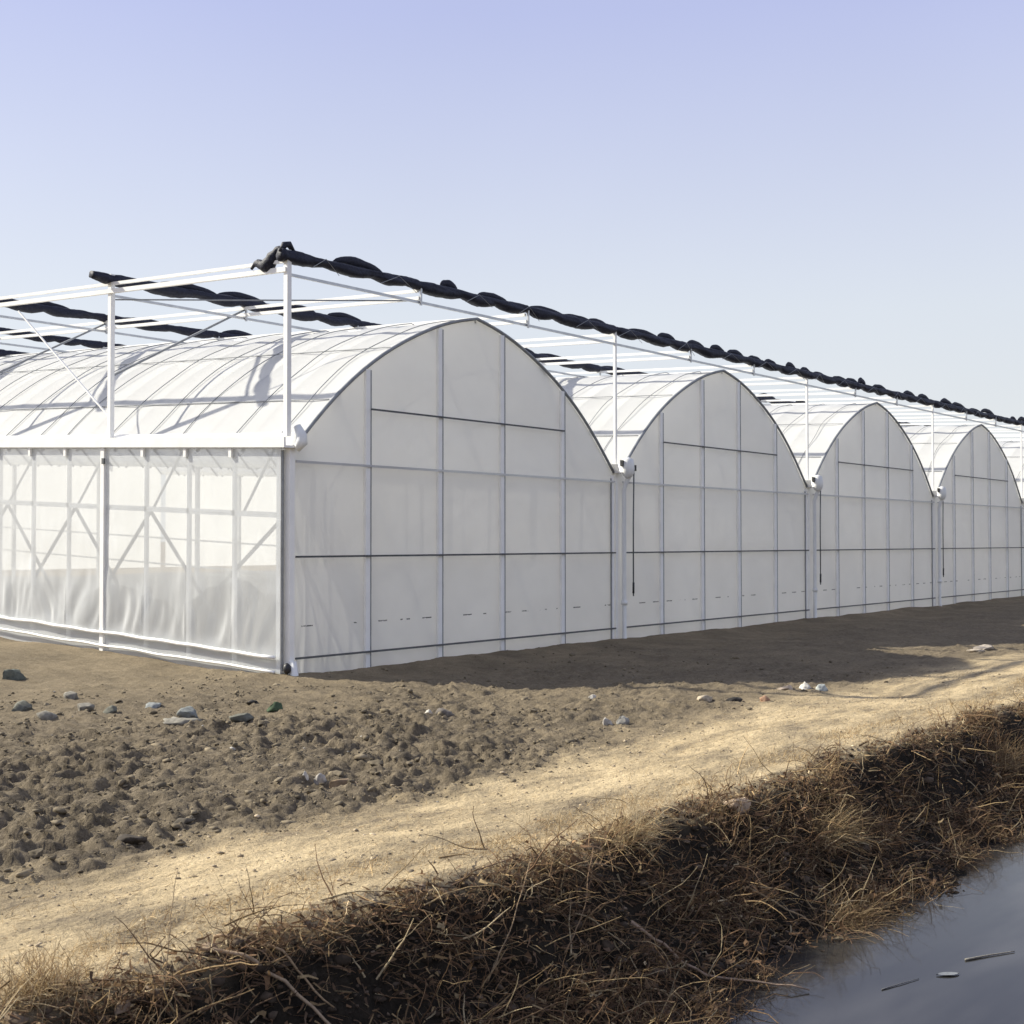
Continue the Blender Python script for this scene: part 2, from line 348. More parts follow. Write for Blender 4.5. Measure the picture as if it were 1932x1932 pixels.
# gable wall of each span
def gable_parts(y=0.0, front=True):
    out = []      # (name, mesh, material-smooth)
    r = MB(); r.tube(np.stack([AX, np.full_like(AX, y - .035), AZ + .01], -1), .028, 6); rim = r.mesh('gable_wall', M_grey, True)
    if not front:
        b = MB(); xs = AX
        V = np.stack([np.stack([xs, np.full_like(xs, y), np.full_like(xs, -.1)], -1), np.stack([xs, np.full_like(xs, y), AZ], -1)]); b.grid(V)
        return rim, [('film_panel', b.mesh('film_panel', M_gable))]
    xe = [.10] + STUDS + [W - .10]
    for i in range(5):
        x0, x1 = xe[i], xe[i + 1]; xs = np.linspace(x0, x1, 9)
        tops = arch_z(xs)
        rows = ROWS if 0 < i < 4 else ROWS[:4]
        for k in range(len(rows)):
            z0 = rows[k]; last = k == len(rows) - 1
            z1 = tops if last else np.full_like(xs, rows[k + 1])
            nz = 5; V = np.zeros((nz, 9, 3))
            for q in range(nz):
                f = q / (nz - 1); V[q, :, 0] = xs; V[q, :, 2] = z0 + (np.maximum(z1, z0) - z0) * f
                bul = .020 * np.sin(np.pi * (xs - x0) / (x1 - x0)) * math.sin(math.pi * f) * (1 if (i + k) % 3 else -1)
                V[q, :, 1] = y - bul
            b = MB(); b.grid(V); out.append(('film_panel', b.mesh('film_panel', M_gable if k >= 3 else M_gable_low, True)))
    for x in STUDS:
        b = MB(); b.bar((x, y - .032, -.1), (x, y - .032, float(arch_z(x)) - .03), .088, .05, (0, 1, 0)); out.append(('stud', b.mesh('stud', M_white)))
        b = MB(); b.bar((x + .052, y - .050, -.1), (x + .052, y - .050, float(arch_z(x)) - .04), .013, .03, (0, 1, 0)); out.append(('edge_strip', b.mesh('edge_strip', M_grey)))  # thin grey strip stands in for the shadow line along each stud
    for z, xa, xb, mm, rr_ in ((.28, .12, W - .12, M_bow, .026), (1.65, .12, W - .12, M_dark, .026), (3.76, STUDS[0] + .04, STUDS[3], M_dark, .026)):
        b = MB(); b.bar((xa, y - .084, z), (xb, y - .084, z), rr_, .026); out.append(('girt', b.mesh('girt', mm)))
    b = MB(); b.bar((.12, y - .078, 2.94), (W - .12, y - .078, 2.94), .012, .034); out.append(('seam_strip', b.mesh('seam_strip', M_seam)))
    return rim, out
rim, parts = gable_parts()
brim, bparts = gable_parts(LEN, False)
for n in range(NSP):
    g = link('gable_wall', rim, GH, (n * W, 0, 0))
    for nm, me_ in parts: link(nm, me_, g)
    g = link('rear_gable_wall', brim, GH, (n * W, 0, 0))
    for nm, me_ in bparts: link(nm, me_, g)

# vaulted roof of each span
def roof_strip(seed):
    r = np.random.default_rng(seed); k = 7; V = np.zeros((k, len(AX), 3))
    ya = np.linspace(0, 1, k); s = np.linspace(0, 1, len(AX))
    for q in range(k):
        sag = -.030 * math.sin(math.pi * ya[q]) * np.clip(np.sin(np.pi * s) * 2, 0, 1) * (1 + .5 * np.sin(s * 23 + seed))
        sag += .010 * perlin(s * 14, np.full_like(s, ya[q] * 2.5 + seed), 50) * math.sin(math.pi * ya[q])
        V[q, :, 0] = AX; V[q, :, 1] = ya[q]; V[q, :, 2] = AZ + sag
    return V
strips = []
for sd in range(4):
    b = MB(); b.grid(roof_strip(sd)); strips.append(b.mesh('film_panel', M_roof, True))
b = MB(); b.tube(np.stack([AX, np.zeros_like(AX), AZ - .03], -1), .022, 6); bow_me = b.mesh('bow', M_bow, True)
straps = []
for sd in range(3):
    b = MB(); wob = .10 * perlin(AX * .8 + sd * 9, np.full_like(AX, sd * 3.3), 51)
    b.tube(np.stack([AX, wob, AZ + .016], -1), .0075, 4); straps.append(b.mesh('film_rope', M_grey, True))
PUR = [.85, 2.1, 5.9, 7.15]
purs = []
for x in PUR:
    b = MB(); b.bar((x, .05, float(arch_z(x)) + .012), (x, LEN, float(arch_z(x)) + .012), .016, .014); purs.append(b.mesh('purlin', M_grey))
b = MB(); b.tube(np.stack([np.full(9, W / 2), np.linspace(0, LEN, 9), np.full(9, 5.35)], -1), .025, 6); ridge_me = b.mesh('roof_vault', M_galv, True)
for n in range(NSP):
    rv = link('roof_vault', ridge_me, GH, (n * W, 0, 0))
    for k in range(int(LEN)):
        link('film_panel', strips[(k * 7 + n * 3) % 4], rv, (0, k, SLOPE * k))
        if k: link('bow', bow_me, rv, (0, k, SLOPE * k))
        if k < 16: link('film_rope', straps[(k * 5 + n) % 3], rv, (0, k + .47 + .1 * math.sin(k * 4.1 + n), SLOPE * (k + .47)))
    for p_ in purs: link('purlin', p_, rv)

b = MB(); xs_ = np.linspace(.25, NSP * W - .25, 40); ys_ = np.linspace(.3, LEN - .3, 20); fx, fy = np.meshgrid(xs_, ys_)
b.grid(np.stack([fx, fy, .03 * fy + .075 + .05 * fbm(fx * .35, fy * .35, 30, 2)], -1)); tag(b.build('greenhouse_floor', simple('ground_mat', (.20, .20, .195), .8, 0, .3, 2), None, True, False), kind='structure')

# posts, gutters, down-pipes, crank rods
def prism_y(profile, y0, y1):
    P = np.array(profile, float); k = len(P); b = MB()
    V = np.concatenate([np.stack([P[:, 0], np.full(k, y), P[:, 1]], -1) for y in (y0, y1)])
    b.add(V, [(i, (i + 1) % k, k + (i + 1) % k, k + i) for i in range(k)] + [tuple(range(k - 1, -1, -1)), tuple(range(k, 2 * k))]); return b
GUT = [(-.17, 3.26), (-.15, 3.26), (-.085, 3.125), (.085, 3.125), (.15, 3.26), (.17, 3.26), (.105, 3.10), (-.105, 3.10)]
gut_me = prism_y(GUT, -.16, LEN).mesh('gutter', M_white)
b = MB(); b.bar((0, 0, -.2), (0, 0, 3.10), .085, .085, (0, 1, 0)); post_me = b.mesh('post', M_white)
b = MB(); th = np.linspace(0, math.pi / 2, 6)
b.tube([(.13, -.22, 3.16), (.13, -.22, 3.05), (.10, -.17, 2.93), (.085, -.135, 2.80), (.085, -.135, 1.2), (.085, -.135, .10), (.085, -.19, -.03)], .043, 10); dp_me = b.mesh('downpipe', M_pvc, True)
b = MB(); b.tube([(.085, -.135, .70), (.085, -.135, .78)], .060, 10); cl_me = b.mesh('pipe_clamp', M_pvc, True)
b = MB(); zz = np.array([3.40, 3.36, 3.28, 3.20, 3.12, 3.05, 3.02]); rr2 = np.array([.02, .10, .115, .12, .115, .08, .05])
b.tube(np.stack([np.full(7, .09), np.full(7, -.22), zz], -1), rr2, 12); hop_me = b.mesh('gutter_outlet', M_pvc, True)
b = MB(); b.box((-.05, -.20, 3.22), (.05, -.14, 3.34)); brk_me = b.mesh('bracket', M_black)
b = MB(); b.tube([(.43, -.13, 3.20), (.42, -.12, 2.2), (.40, -.13, .85)], .013, 6); rod_me = b.mesh('crank_rod', M_bow, True)
b = MB(); b.tube([(.405, -.13, 1.10), (.40, -.13, .90)], .020, 6); grip_me = b.mesh('crank_grip', M_black, True)
b = MB(); b.box((.36, -.16, 3.16), (.47, -.10, 3.27)); hd_me = b.mesh('crank_head', M_black)
b = MB(); b.bar((-.14, -.02, -.1), (-.14, -.02, 3.05), .06, .05, (0, 1, 0)); jam_me = b.mesh('film_jamb', M_white)
b = MB(); b.bar((-.185, -.03, .0), (-.185, -.03, 3.0), .016, .02, (0, 1, 0)); jl_me = b.mesh('edge_strip', M_grey)
for n in range(1, NSP + 1):
    L = (n * W, 0, 0)
    gt = link('gutter', gut_me, GH, L); ol = link('outlet', hop_me, gt); link('bracket', brk_me, gt)
    dp = link('downpipe', dp_me, GH, L); link('clamp', cl_me, dp)
    po = link('post', post_me, GH, L); link('film_jamb', jam_me, po); link('edge_strip', jl_me, po)
    if n < NSP:
        cr = link('crank_rod', rod_me, GH, L); link('grip', grip_me, cr); link('crank_head', hd_me, cr)
for n in range(1, NSP):
    for k in range(1, 6): link('post', post_me, GH, (n * W, 4.0 * k, SLOPE * 4 * k))
# eaves gutter over the long side: a deep white box beam with its open end
b = prism_y([(-.15, 3.115), (.13, 3.115), (.20, 3.30), (.17, 3.30), (.11, 3.145), (-.12, 3.145), (-.12, 3.255), (-.15, 3.255)], -.14, LEN)
gt = b.build('gutter', M_white, GH)
b = MB(); b.grid(np.stack([np.stack([np.full(5, x), np.linspace(0, LEN, 5), np.full(5, z)], -1) for x, z in ((.02, 3.262), (.13, 3.33), (.28, 3.32))])); b.build('eaves_flap', M_roof, gt)
b = MB(); b.tube([(.12, -.10, 3.42), (.14, -.16, 3.30), (.12, -.19, 3.20), (.06, -.16, 3.09)], [.05, .075, .085, .04], 10); b.build('outlet', M_pvc, gt, True)
b = MB(); b.bar((.04, -.045, -.2), (.04, -.045, 3.11), .088, .10, (0, 1, 0)); cp = b.build('corner_post', M_white, GH)
b = MB(); b.bar((-.052, -.005, .12), (-.052, -.005, 3.08), .022, .03, (0, 1, 0)); b.build('edge_strip', M_grey, cp)
b = MB(); b.tube([(-.06, -.10, .10), (-.065, -.12, .14), (-.06, -.11, .20), (-.055, -.10, .23)], [.03, .055, .05, .02], 8); b.build('rubber_cap', M_black, cp, True)
b = MB(); b.tube([(.03, -.13, .25), (.02, -.16, .10), (-.02, -.24, -.01), (-.05, -.32, -.06)], [.05, .06, .06, .03], 8); b.build('drain_spout', M_pvc, cp, True)

# long side wall of clear film
XS = -.06
b = MB(); b.bar((XS + .03, .14, 2.205), (XS + .03, LEN, 2.205), .05, .075); SW = b.build('side_wall', M_white, GH)
for k in range(0, 24):
    y0, y1 = k + .001, k + .999
    def curtain(z0, z1, nyq, nzq, amp, lo):
        yy = np.linspace(y0, y1, nyq); zz = np.linspace(z0, z1, nzq); Y, Z = np.meshgrid(yy, zz)
        f = np.clip((1.35 - Z) / 1.3, 0, 1) if lo else 0 * Z
        hang = .004 + .034 * f
        wx_ = amp * np.sin(np.pi * np.clip((Z - z0) / (z1 - z0), 0, 1)) * fbm(Y * 1.3, Z * .8, 60, 2)
        fold = hang * fbm(Y * 2.6 + .9 * perlin(Y, Z * .6, 61), Z * .75 + Y * .9, 62, 3)
        fold = fold * np.clip((Z - z0) * 5, 0, 1)
        bq = MB(); bq.grid(np.stack([XS - .02 - np.abs(wx_) - .02 * f + fold, Y, Z], -1)); return bq
    curtain(2.20, 3.11, 8, 6, .010, False).build('film_panel', M_side, SW, True)
    curtain(.26, 2.20, 22, 44, .012, True).build('film_curtain', M_side, SW, True)
    curtain(-.12, .26, 6, 4, .006, False).build('skirt_film', M_side, SW, True)
for k in range(0, 24):
    if k % 4:
        b = MB(); b.bar((XS + .03, k, .1), (XS + .03, k, 3.10), .05, .05, (0, 1, 0)); b.build('stud', M_white, SW)
        b = MB(); b.box((XS - .065, k - .03, 2.98), (XS - .03, k + .03, 3.098)); b.build('hanger', M_white, SW)
    elif k:
        b = MB(); b.bar((XS - .01, k, -.2), (XS - .01, k, 3.10), .10, .09, (0, 1, 0)); b.build('main_post', M_white, SW)
        b = MB(); b.box((XS - .085, k - .075, 2.86), (XS - .055, k - .02, 2.95)); b.build('hook', M_bow, SW)
b = MB(); b.bar((XS + .045, .075, -.1), (XS + .045, .075, 3.09), .07, .09, (0, 1, 0)); b.build('end_jamb', M_white, SW)
def wavy(z, r, amp, seed):
    y = np.linspace(.05, LEN, 130)
    return MB().tube(np.stack([XS - .075 + amp * perlin(y * 1.1, 0 * y + seed, 63), y, z + amp * perlin(y * 1.3, 0 * y + seed, 64)], -1), r, 6)
wavy(.30, .026, .018, 1.1).build('curtain_roll_bar', M_white, SW, True)
wavy(.10, .020, .016, 2.7).build('base_rail', M_white, SW, True)
XB = .10
for top, bots in (((.15, 2.17), ((2.55, .35),)), ((3.08, 2.17), ((1.1, .25), (5.0, .2))), ((5.03, 2.17), ((3.08, .2), (7.0, .2))), ((7.0, 2.17), ((5.03, .2), (9.0, .2))), ((9.0, 2.17), ((7.0, .2), (11.0, .2)))):
    for q in bots:
        b = MB(); b.bar((XB, *top), (XB + .05 * (q[0] > top[0]), *q), .045, .03, (1, 0, 0)); b.build('brace', M_bow, SW)
for k in (1.0, 3.05, 5.0, 7.0):
    b = MB(); b.bar((XB, k, 2.17), (XB + .5, k - .15, 3.2), .03, .03); b.build('brace', M_grey, SW)
# mid rails inside
for z in (.72, 1.35):
    b = MB(); b.bar((W - .1, .1, z), (W - .1, LEN, z), .04, .04); b.build('inner_rail', M_white, GH)

# ------------------------------------------------------------------ shade frame standing on the gutters
SF = bpy.data.objects.new('shade_frame', None); col.objects.link(SF); SF.location = (0, 0, 0)
tag(SF, 'thin white steel scaffold of posts and bars above the greenhouse roof', 'framework')
XP = .03
b = MB(); b.bar((0, 0, 3.27), (0, 0, 5.80), .075, .075, (0, 1, 0)); sp_me = b.mesh('post', M_white)
b = MB(); b.bar((0, 0, 3.27), (0, 0, 5.80), .05, .05, (0, 1, 0)); sp2_me = b.mesh('post', M_white)
NR = 6
for n in range(NSP + 1):
    for k in range(NR):
        link('post', sp_me if n == 0 else sp2_me, SF, (n * W + (XP if n == 0 else 0), 4 * k, SLOPE * 4 * k))
for n in range(3 * NSP + 1):
    x = n * W / 3; big = n % 3 == 0
    b = MB(); b.bar((x, -.02, 5.53), (x, 4 * (NR - 1), 5.53), .06, .065 if n == 0 else .05); b.build('cross_bar', M_white, SF)
    b = MB(); b.bar((x, .02, 5.645), (x, 4 * (NR - 1), 5.645), .045, .045); b.build('cross_bar', M_white, SF)
for k in range(NR):
    y = 4 * k
    b = MB(); b.bar((0, y, 5.47), (NSP * W, y, 5.47), .035, .04); b.build('lower_chord', M_galv, SF)
    for n in range(3 * NSP + 1):
        x = n * W / 3
        if n % 3:
            b = MB(); b.bar((x, y - .04, 5.42), (x, y - .04, 5.72), .03, .03, (0, 1, 0)); b.build('strut', M_galv, SF)
    if k:
        b = MB(); b.bar((XP, y, 4.22), (W / 3, y, 5.62), .032, .032); b.build('knee_brace', M_grey, SF)
    for n in range(1, NSP):
        if k: b = MB(); b.bar((n * W, y, 4.3), (n * W - 1.9, y, 5.6), .022, .022); b.build('knee_brace', M_grey, SF)
b = MB(); b.bar((XP, 4.05, 3.6), (XP, 6.6, 5.4), .024, .024); b.build('diagonal_brace', M_white, SF)
b = MB(); b.bar((XP, 3.9, 5.40), (W / 3, .1, 5.50), .02, .02); b.build('cable', M_grey, SF)

# ------------------------------------------------------------------ gathered black shade nets, one along each frame line
def net_roll(y, seed, x0, x1, rad):
    ns = int((x1 - x0) / .05); xs = np.linspace(x0, x1, ns); th = np.arange(20) * 2 * np.pi / 20
    X, T = np.meshgrid(xs, th, indexing='ij')
    big = .14 * perlin(X * .55, 0 * X + seed, 70) + .17 * perlin(X * 1.7 + np.sin(T) * .4, np.cos(T) * .8 + seed, 71) + .16 * perlin(X * 2.0, T * 2.2 + seed * 3, 72) + .14 * perlin(X * 4, np.sin(T) * 2.4 + seed, 76) + .10 * perlin(X * 11, T * 3 + seed, 77)
    droop = np.clip(-np.sin(T), 0, 1) * (.95 * np.abs(np.sin(X * np.pi / .92 + seed + 1.2 * perlin(X * .7, 0 * X + seed, 73))))
    pinch = 1 - .22 * np.exp(-(((X + .02) % (W / 3)) / .10) ** 2)
    R = rad * (1 + big + droop) * pinch
    sag = -.012 * np.abs(np.sin(np.pi * X / (W / 3)))
    b = MB(); V = np.stack([X, y + R * 1.25 * np.cos(T), 5.745 + sag + R * 1.0 * np.sin(T)], -1)
    b.grid(V, True); k = ns - 1
    b.f += [tuple(range(19, -1, -1)), tuple(k * 20 + j for j in range(20))]
    return b
ORD = ['nearest black shade-net roll, along the front edge above the arched gables', 'second black shade-net roll back from the front gables',
       'third black shade-net roll back, crossing behind the second frame post', 'fourth black shade-net roll back, low over the far-left roof', 'fifth black shade-net roll back, at the left picture edge above the roof', 'farthest black shade-net roll, mostly hidden behind the roof vault']
for k in range(NR):
    y = 4.0 * k
    b = net_roll(y, 3.7 * k + .4, -.10 if k == 0 else -.32, NSP * W, .064)
    o_ = b.build('shade_net_roll', M_net, None, True)
    tag(o_, ORD[k], 'shade net', 'rolls of gathered shade net on the frame')
    r = np.random.default_rng(40 + k); x = .9
    while x < NSP * W - 1 and k < 3:
        ln = r.uniform(.35, 1.3); h = r.uniform(.05, .19) * (1 if k == 0 else .7)
        q = 12; t = np.linspace(0, 1, q); prof = np.sin(np.pi * t) ** .7
        b2 = MB(); cx = x + ln * t; R = .008 + (.015 + .30 * h) * prof
        Pth = np.stack([cx, y + .03 + .03 * np.sin(t * 5 + k), 5.785 + .68 * h * prof * (1.1 - .5 * t)], -1)
        Pth = Pth; b2.tube(Pth, R * (1 + .25 * perlin(t * 4, 0 * t + x, 74)), 8); b2.v[-1][:, 1] = y + .05 + (b2.v[-1][:, 1] - y - .03) * .45; b2.build('net_fold', M_net, o_, True)
        x += ln * r.uniform(.75, 2.3)
    if k == 0:
        xx = .35
        while xx < 30:
            l = r.uniform(.5, .8); b2 = MB()
            b2.tube([(xx, y - .14, 5.60), (xx + l * .5, y - .145, 5.76), (xx + l, y - .14, 5.58 + r.uniform(-.04, .05))], .005, 4); b2.build('lashing', M_grey, o_)
            xx += l + r.uniform(.5, 1.4)
        b2 = MB(); q = np.linspace(0, 1, 16)
        R = .02 + .07 * np.sin(np.pi * np.clip(q * 1.05, 0, 1)) * (1 + .5 * perlin(q * 9, 0 * q + .3, 75))
        b2.tube(np.stack([.02 - .05 * q, .05 + .62 * q, 5.80 - .24 * q + .06 * np.sin(q * 9)], -1), R, 10); b2.build('net_tail', M_net, o_, True)
        b2 = MB(); b2.tube([(-.10, 0, 5.76), (-.03, .0, 5.86), (.05, 0, 5.88), (.13, 0, 5.80)], [.03, .048, .048, .03], 10); b2.build('net_knot', M_net, o_, True)

# ------------------------------------------------------------------ stones and clods
def ico(sub):
    import bmesh
    bm = bmesh.new(); bmesh.ops.create_icosphere(bm, subdivisions=sub, radius=1.0)
    V = np.array([v.co[:] for v in bm.verts]); F = np.array([[v.index for v in f.verts] for f in bm.faces]); bm.free(); return V, F
I1, I2, I3 = ico(1), ico(2), ico(3)
def lump(V, seed, ang=.35):
    n = V.copy(); s = np.random.default_rng(seed)
    for _ in range(14):                       # flat facets chipped off
        d = s.normal(size=3); d /= np.linalg.norm(d); lim = s.uniform(.40, .75); q = n @ d; n -= np.clip(q - lim, 0, None)[:, None] * d
    n /= np.abs(n).max(0)
    n *= (1 + .16 * perlin(V[:, 0] * 2 + seed, V[:, 1] * 2 + V[:, 2], 80) + .10 * perlin(V[:, 0] * 5 + V[:, 2] * 3, V[:, 1] * 5 + seed, 81))[:, None]
    return n
def stone(x, y, sx, sy, sz, c, label, seed, rot=0.0, cat='stone', name='stone', group=None, sink=.42):
    V = lump(I3[0], seed) * np.array((sx, sy, sz)); cs, sn = math.cos(rot), math.sin(rot)
    V = V @ np.array(((cs, sn, 0), (-sn, cs, 0), (0, 0, 1)))
    cc = np.array(c) * (1 + .25 * perlin(V[:, 0] * 20, V[:, 1] * 20 + V[:, 2] * 15, 82))[:, None]
    o_ = link(name, fast_mesh(name, V, None, I3[1], M_rock, False, cc), None, (x, y, float(ground_h(np.array([x]), np.array([y]))[0]) + sz * (1 - 2 * sink)))
    return tag(o_, label, cat, group)
GRN, GRY, PAL, TAN, DRK = (.13, .128, .105), (.21, .195, .165), (.50, .47, .42), (.26, .19, .125), (.05, .045, .04)
stone(-2.50, 2.50, .17, .15, .13, (.13, .14, .12), 'dark grey-green boulder at the left picture edge near the film wall', 1)
stone(-3.85, .0, .17, .12, .09, GRN, 'leftmost dark stone in the row of grey stones', 2)
stone(-4.02, -.77, .13, .10, .08, GRY, 'grey stone lowest in the left row of stones', 3)
stone(-3.06, .28, .11, .10, .11, GRY, 'upright grey stone at the top of the left stone cluster', 4)
stone(-3.60, -.78, .10, .10, .075, GRY, 'grey stone in the left cluster, right of the lowest one', 5)
stone(-3.38, -.98, .09, .08, .07, GRN, 'small dark green-grey stone at the right end of left cluster', 6)
stone(-2.90, -1.05, .16, .09, .06, (.25, .26, .25), 'flat pale blue-grey stone between the two stone clusters', 7, .5)
stone(-3.50, -2.35, .24, .13, .08, GRY, 'largest flat grey slab lying in the ploughed soil', 8, -.9)
stone(-3.30, -2.20, .12, .10, .09, (.20, .21, .20), 'grey stone propped against the largest flat slab', 9)
stone(-3.18, -2.88, .12, .10, .06, GRN, 'low green-grey stone right of the large flat slab', 10)
stone(-2.18, -2.27, .10, .09, .09, (.06, .09, .05), 'mossy green stone in front of the greenhouse corner', 11)
stone(-2.02, -1.70, .16, .07, .05, DRK, 'flat black stone left of the mossy green one', 12, .6)
stone(-1.52, -3.95, .06, .05, .08, PAL, 'upright whitish stone before the first gable', 13)
stone(-1.45, -4.12, .12, .10, .07, (.16, .14, .12), 'dark stone touching the upright whitish one', 14)
stone(-4.90, -5.69, .035, .03, .055, PAL, 'small standing white stone near the path edge, left of its pair', 15)
stone(-4.82, -5.77, .055, .045, .055, (.38, .35, .31), 'small pale stone near the path edge, right of its pair', 16)
stone(-4.85, -6.10, .14, .06, .055, TAN, 'long tan clod at the edge of the path', 17, -.5, 'clod', 'clod')
stone(-.90, -5.82, .07, .06, .06, (.36, .33, .29), 'pale stone left of a pair below the first gutter post', 18)
stone(-.80, -5.93, .08, .07, .055, (.25, .24, .22), 'greyer stone right of a pair below the first gutter post', 19)
stone(.55, -4.62, .06, .05, .05, PAL, 'small white stone at the shadow edge before the first gable', 20)
stone(3.34, -5.96, .14, .09, .085, PAL, 'white stone, largest of the trio near the path on the right', 21)
stone(3.22, -6.25, .09, .08, .075, (.36, .38, .36), 'greyish stone in front of the white trio stone', 22)
stone(3.05, -5.85, .17, .09, .05, (.45, .36, .27), 'low tan stone left in the trio near the path', 23)
stone(1.65, -6.27, .075, .06, .10, (.34, .21, .14), 'reddish brown pointed stone near the middle of the path edge', 24)
stone(1.46, -6.00, .15, .06, .04, DRK, 'flat dark stone left of the reddish pointed one', 25, -.4)
stone(1.09, -5.82, .12, .09, .06, (.38, .32, .24), 'rounded tan stone left of the flat dark one', 26)
stone(10.6, -5.8, .28, .16, .07, (.42, .36, .29), 'pale stone at the far right beyond the shadow', 27)
stone(9.9, -5.9, .22, .14, .05, (.36, .31, .25), 'flat pale stone left of the far right one', 28)
stone(-3.35, -8.62, .14, .10, .09, (.42, .32, .23), 'tan earth lump on the crest of the ditch bank', 29, .2, 'clod', 'clod', None, .30)
stone(-7.05, -6.45, .11, .10, .05, (.06, .05, .04), 'dark clump of earth at the lower left path edge', 30, .3, 'clod', 'clod')
stone(-6.55, -6.30, .13, .07, .04, (.10, .085, .065), 'brown flat clod right of the dark clump', 31, .3, 'clod', 'clod')
for i in range(48):
    while True:
        x, y = rng.uniform(-9.5, 1.5), rng.uniform(-6.5, .3)
        if rng.random() < .35 + .65 * (x < -3): break
    s = rng.uniform(.028, .065)
    stone(x, y, s * rng.uniform(.9, 1.5), s, s * rng.uniform(.5, .75), np.array((.21, .172, .118)) * rng.uniform(.6, 1.05), 'small brown clod of loose earth in the ploughed ground', 100 + i, rng.uniform(0, 3), 'clod', 'clod', 'loose clods in the ploughed ground')
def scatter_lumps(n, pos, size, cols, base):
    V0, F0 = base; var = [lump(V0, 300 + i) for i in range(12)]
    k = rng.integers(0, 12, n); A = np.stack(var)[k]
    a = rng.uniform(0, 2 * np.pi, n); cs, sn = np.cos(a), np.sin(a)
    A = A * np.stack([size * rng.uniform(.8, 1.5, n), size * rng.uniform(.7, 1.1, n), size * rng.uniform(.45, .8, n)], -1)[:, None]
    X = A[..., 0] * cs[:, None] - A[..., 1] * sn[:, None]; Y = A[..., 0] * sn[:, None] + A[..., 1] * cs[:, None]
    P = np.stack([X + pos[:, :1], Y + pos[:, 1:2], A[..., 2] + pos[:, 2:3] + size[:, None] * .10], -1).reshape(-1, 3)
    F = (F0[None] + (np.arange(n) * len(V0))[:, None, None]).reshape(-1, 3)
    return P, F, np.repeat(cols, len(V0), 0)
n = 16000
x = rng.uniform(-11, 7, n * 3); y = rng.uniform(-7.0, 1.2, n * 3); kp = (rng.random(n * 3) < np.clip(rough_mask(x, y) * .9 + .06, 0, 1) * np.clip(.5 + 1.2 * perlin(x * 1.1, y * 1.4, 29), .08, 1) * (.35 + .65 * sst(3, -6, x))) & ((y < -.1) | (x < -.3)); x, y = x[kp][:n], y[kp][:n]
ns_ = len(x); size = np.exp(rng.normal(-4.75, .62, ns_)).clip(.004, .055)
cc = np.array((.200, .163, .110)) * np.exp(rng.normal(-.22, .2, ns_))[:, None]; pl = rng.random(ns_) < .008; cc[pl] = np.array(PAL) * .7
P, F, CC = scatter_lumps(ns_, np.stack([x, y, ground_h(x, y)], -1), size, cc, I1)
x = -10.5 + 17 * rng.random(2600) ** 1.5; y = rng.uniform(-8.6, -6.4, 2600); q = len(x); size2 = np.exp(rng.normal(-5.0, .5, q)).clip(.003, .022)
P2, F2, C2 = scatter_lumps(q, np.stack([x, y, ground_h(x, y)], -1), size2, np.array((.36, .29, .20)) * np.exp(rng.normal(-.1, .3, q))[:, None], I1)
x = -10.4 + 17 * rng.random(5000) ** 1.5; y = crest(x) - rng.uniform(.05, 1.2, 5000); q = len(x); size2 = np.exp(rng.normal(-4.1, .5, q)).clip(.006, .05)
P3, F3, C3 = scatter_lumps(q, np.stack([x, y, ground_h(x, y)], -1), size2, np.array((.07, .052, .037)) * np.exp(rng.normal(0, .5, q))[:, None], I1)
F = np.concatenate([F, F2 + len(P), F3 + len(P) + len(P2)]); P = np.concatenate([P, P2, P3]); CC = np.concatenate([CC, C2, C3])
tag(link('loose_soil', fast_mesh('loose_soil', P, None, F, M_rock, False, CC)), 'crumbly brown soil crumbs strewn over the ploughed ground', 'soil', None, 'stuff')

# ------------------------------------------------------------------ dry plants of the bank
def stems(start, dirn, length, rad, cols, seg=5, curl=.35, droop=.4, sides=3, branch=False):
    n = len(start); pts = [start]; d = dirn / np.linalg.norm(dirn, axis=1)[:, None]; st = (length / seg)[:, None]
    for i in range(seg):
        d = d + rng.normal(size=(n, 3)) * curl + np.array((0, 0, -1.)) * droop / seg
        d /= np.linalg.norm(d, axis=1)[:, None]; pts.append(pts[-1] + d * st)
    P = np.stack(pts, 1); T = np.gradient(P, axis=1); T /= np.linalg.norm(T, axis=2)[..., None] + 1e-9
    ref = rng.normal(size=(n, 1, 3)); X = np.cross(T, np.broadcast_to(ref, T.shape)); X /= np.linalg.norm(X, axis=2)[..., None] + 1e-9; Y = np.cross(X, T)
    tp = np.linspace(1, .35, seg + 1)[None, :, None] * rad[:, None, None]
    if sides == 2:
        V = np.stack([P - X * tp, P + X * tp], 2)
    else:
        V = np.stack([P + tp * (math.cos(a) * X + math.sin(a) * Y) for a in np.arange(sides) * 2 * np.pi / sides], 2)
    V = V.reshape(-1, 3); m_ = seg + 1; q = []
    for i in range(seg):
        for j in range(1 if sides == 2 else sides):
            j2 = (j + 1) % sides; q.append((i * sides + j, i * sides + j2, (i + 1) * sides + j2, (i + 1) * sides + j))
    Q = (np.array(q)[None] + (np.arange(n) * m_ * sides)[:, None, None]).reshape(-1, 4)
    return V, Q, np.repeat(cols, m_ * sides, 0), P
def stuff(name, pieces, label, cat):
    Vs, Qs, Cs = [], [], []; b0 = 0
    for V, Q, Cc in pieces: Vs.append(V); Qs.append(Q + b0); Cs.append(Cc); b0 += len(V)
    return tag(link(name, fast_mesh(name, np.concatenate(Vs), np.concatenate(Qs), None, M_straw, False, np.concatenate(Cs))), label, cat, None, 'stuff')
STRAW = np.array([(.42, .31, .17), (.33, .23, .12), (.24, .155, .085), (.19, .115, .065), (.46, .37, .23), (.13, .085, .055)])
def pick(n, wts): return STRAW[rng.choice(len(STRAW), n, p=np.array(wts) / sum(wts))] * np.exp(rng.normal(0, .22, n))[:, None]
